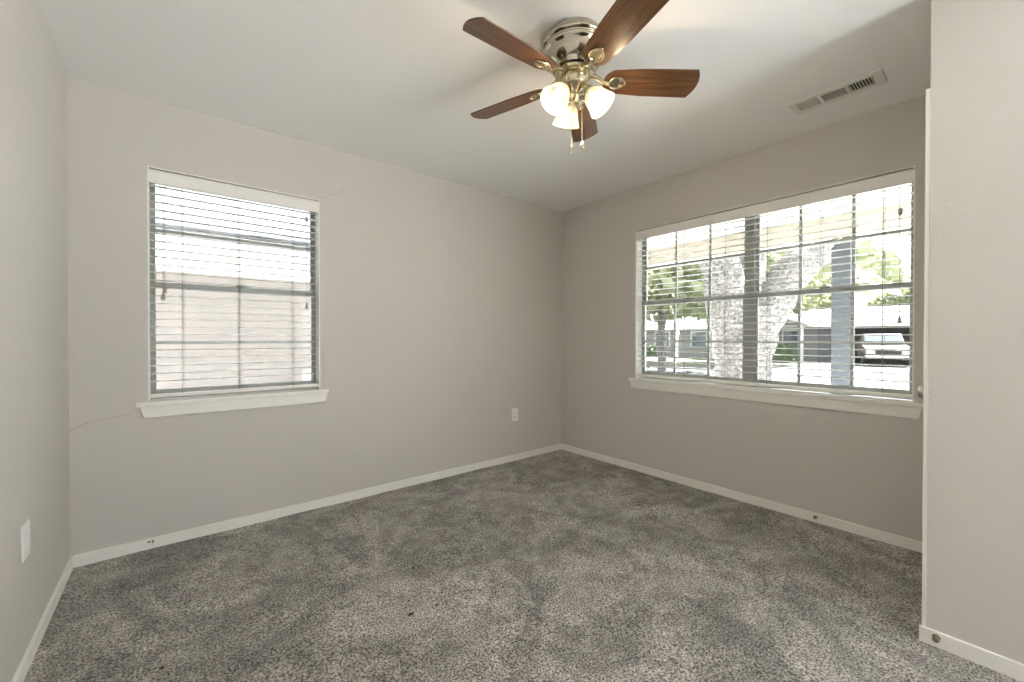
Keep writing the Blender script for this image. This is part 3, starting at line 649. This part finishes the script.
for s_ in (-1, 1):
    gr.add([(gx-0.3, gy+s_*3.3, EZ-0.12), (gx-0.3, gy, EZ+1.02), (gx+5, gy, EZ+1.02), (gx+5, gy+s_*3.3, EZ-0.12), (gx-0.3, gy+s_*3.3, EZ+0.0), (gx-0.3, gy, EZ+1.16), (gx+5, gy, EZ+1.16), (gx+5, gy+s_*3.3, EZ+0.0)],
           [(0, 1, 2, 3), (4, 5, 6, 7), (0, 4, 5, 1), (1, 5, 6, 2), (2, 6, 7, 3), (3, 7, 4, 0)])
gr.build('gable_roof', M['ext_white'], hs)
for yy in (9.2, 11.2, 13.4, 15.0, 18.0, 23.0):
    cp = MB(); cp.box((gx, yy-0.10, GZ), (gx+0.2, yy+0.10, EZ-0.1)); cp.build('porch_column', M['ext_white'], hs)
for (y0, y1) in ((9.6, 10.8), (11.7, 12.7), (13.8, 14.8), (16.2, 17.6), (19.5, 21.0), (24.0, 25.5)):
    fr = MB(); fr.box((hx-0.06, y0, 0.35), (hx, y1, 1.75)); fo = fr.build('window', M['ext_white'], hs)
    pn = MB(); pn.box((hx-0.08, y0+0.1, 0.45), (hx-0.055, y1-0.1, 1.65)); pn.build('pane', M['h_glass'], fo)
# hedges
def hedge(x0, x1, y0, y1, h_, label, seed):
    rnd = random.Random(seed); hd = MB(); nx = 8; ny = max(8, int((y1-y0)/0.25)); 
    hd.box((x0+0.1, y0+0.1, GZ), (x1-0.1, y1-0.1, GZ+h_-0.1))
    for i in range(int((y1-y0)*160)):
        fc = rnd.random(); x = rnd.uniform(x0, x1) if fc < .4 else x0+rnd.uniform(0, .15); z = GZ+h_-rnd.uniform(0, .12) if fc < .4 else rnd.uniform(GZ, GZ+h_)
        c_ = Vector((x, rnd.uniform(y0, y1), z)); n_ = Vector((rnd.uniform(-1, .3), rnd.uniform(-1, 1), rnd.uniform(-.3, 1))).normalized(); a_ = n_.orthogonal().normalized()*0.10; b_ = n_.cross(a_)
        hd.add([c_-a_, c_-b_, c_+a_, c_+b_], [(0, 1, 2, 3)])
    o = hd.build('hedge', M['hedge'], loc=((x0+x1)/2, (y0+y1)/2, GZ)); tag(o, label, 'hedge')
hedge(31.0, 32.0, 9.2, 13.6, 1.15, 'dark clipped hedge in front of the gabled house', 1)
hedge(31.0, 32.0, 19.5, 25.0, 0.95, 'long low hedge before the house at the left end', 2)

# pickup truck in front of the garage, facing the street
tx, ty = ray_xy(881, 24.6); tz = GZ+0.03
tr = thing('pickup_truck', 'pale pickup truck parked nose out before the garage', 'truck', (tx, ty, tz))
mt_ = Matrix.Translation((tx, ty, tz)) @ Matrix.Rotation(R(196), 4, 'Z')     # +x of the truck = forward
W = 0.98
bd = MB()
prof = [(-2.9, 0.55), (-2.9, 1.18), (-0.9, 1.20), (1.0, 1.18), (2.15, 1.08), (2.45, 1.00), (2.5, 0.55), (2.35, 0.45), (-2.75, 0.45)]
bd.prism([(a, b) for a, b in prof], -W, W, mt_, flat='y'); bd.build('body', M['truck'], tr, bevel=0.05, smooth=True)
cb = MB(); v = [Vector(q) for q in ((-1.0, -W+.04, 1.18), (1.15, -W+.04, 1.16), (1.15, W-.04, 1.16), (-1.0, W-.04, 1.18), (-0.75, -W+.18, 1.82), (0.45, -W+.18, 1.82), (0.45, W-.18, 1.82), (-0.75, W-.18, 1.82))]
cb.add([mt_ @ q for q in v], [(0,1,2,3),(4,5,6,7),(0,1,5,4),(1,2,6,5),(2,3,7,6),(3,0,4,7)]); cb.build('cab', M['truck'], tr, bevel=0.04, smooth=True)
ws = MB(); v = [Vector(q) for q in ((1.14, -W+.12, 1.22), (1.14, W-.12, 1.22), (0.50, W-.24, 1.76), (0.50, -W+.24, 1.76))]
ws.add([mt_ @ (q+Vector((0.03, 0, 0.02))) for q in v], [(0,1,2,3)]); ws.build('windshield', M['h_glass'], tr)
gl = MB(); gl.box((2.47, -0.50, 0.68), (2.52, 0.50, 0.92), mt_); gl.build('grille', M['dark'], tr, bevel=0.01)
for s_ in (-1, 1):
    hl = MB(); hl.box((2.44, s_*0.56, 0.70), (2.53, s_*0.92, 0.92), mt_); hl.build('headlight', M['ext_white'], tr, bevel=0.02)
    for xx in (-1.8, 1.65):
        wh = MB(); wh.lathe([(0.20, -0.12), (0.36, -0.12), (0.385, -0.08), (0.385, 0.08), (0.36, 0.12), (0.20, 0.12)], 28, mt_ @ Matrix.Translation((xx, s_*(W-0.10), 0.385)) @ Matrix.Rotation(R(90), 4, 'X'))
        wo = wh.build('wheel', M['tyre'], tr, smooth=True)
        hc = MB(); hc.lathe([(0.19, -0.125), (0.21, 0), (0.19, 0.125)], 20, mt_ @ Matrix.Translation((xx, s_*(W-0.10), 0.385)) @ Matrix.Rotation(R(90), 4, 'X')); hc.build('hubcap', M['nickel'], wo, smooth=True)
bp = MB(); bp.box((2.46, -0.97, 0.42), (2.62, 0.97, 0.62), mt_); bp.build('bumper', M['nickel'], tr, bevel=0.03, smooth=True)

# neighbouring brick house seen through the small window
nh = thing('brick_house', 'neighbouring pale brick house close outside the small window', 'house', (1.5, 6.6, GZ))
MB().box((-4, 6.6, GZ), (4.4, 6.9, 1.96)).build('brick_wall', M['brick'], nh)
MB().box((-4, 6.62, 1.96), (4.4, 6.9, 2.30)).build('frieze', M['ext_white'], nh)
e_ = MB(); e_.box((-4.4, 6.1, 2.26), (4.8, 6.62, 2.30)); e_.box((-4.4, 6.06, 2.24), (4.8, 6.10, 2.42)); e_.build('eave', M['ext_white'], nh)
rf = MB(); rf.add([(-4.4, 6.04, 2.42), (4.8, 6.04, 2.42), (4.8, 11, 3.70), (-4.4, 11, 3.70), (-4.4, 6.04, 2.36), (4.8, 6.04, 2.36), (4.8, 11, 3.64), (-4.4, 11, 3.64)], [(0,1,2,3),(4,5,6,7),(0,1,5,4),(1,2,6,5),(2,3,7,6),(3,0,4,7)])
rf.build('roof', M['h_roof'], nh)
for o in list(scene.objects):
    if o.name.startswith('window') and o.parent is None and o.get('kind') is None: o['kind'] = 'thing'
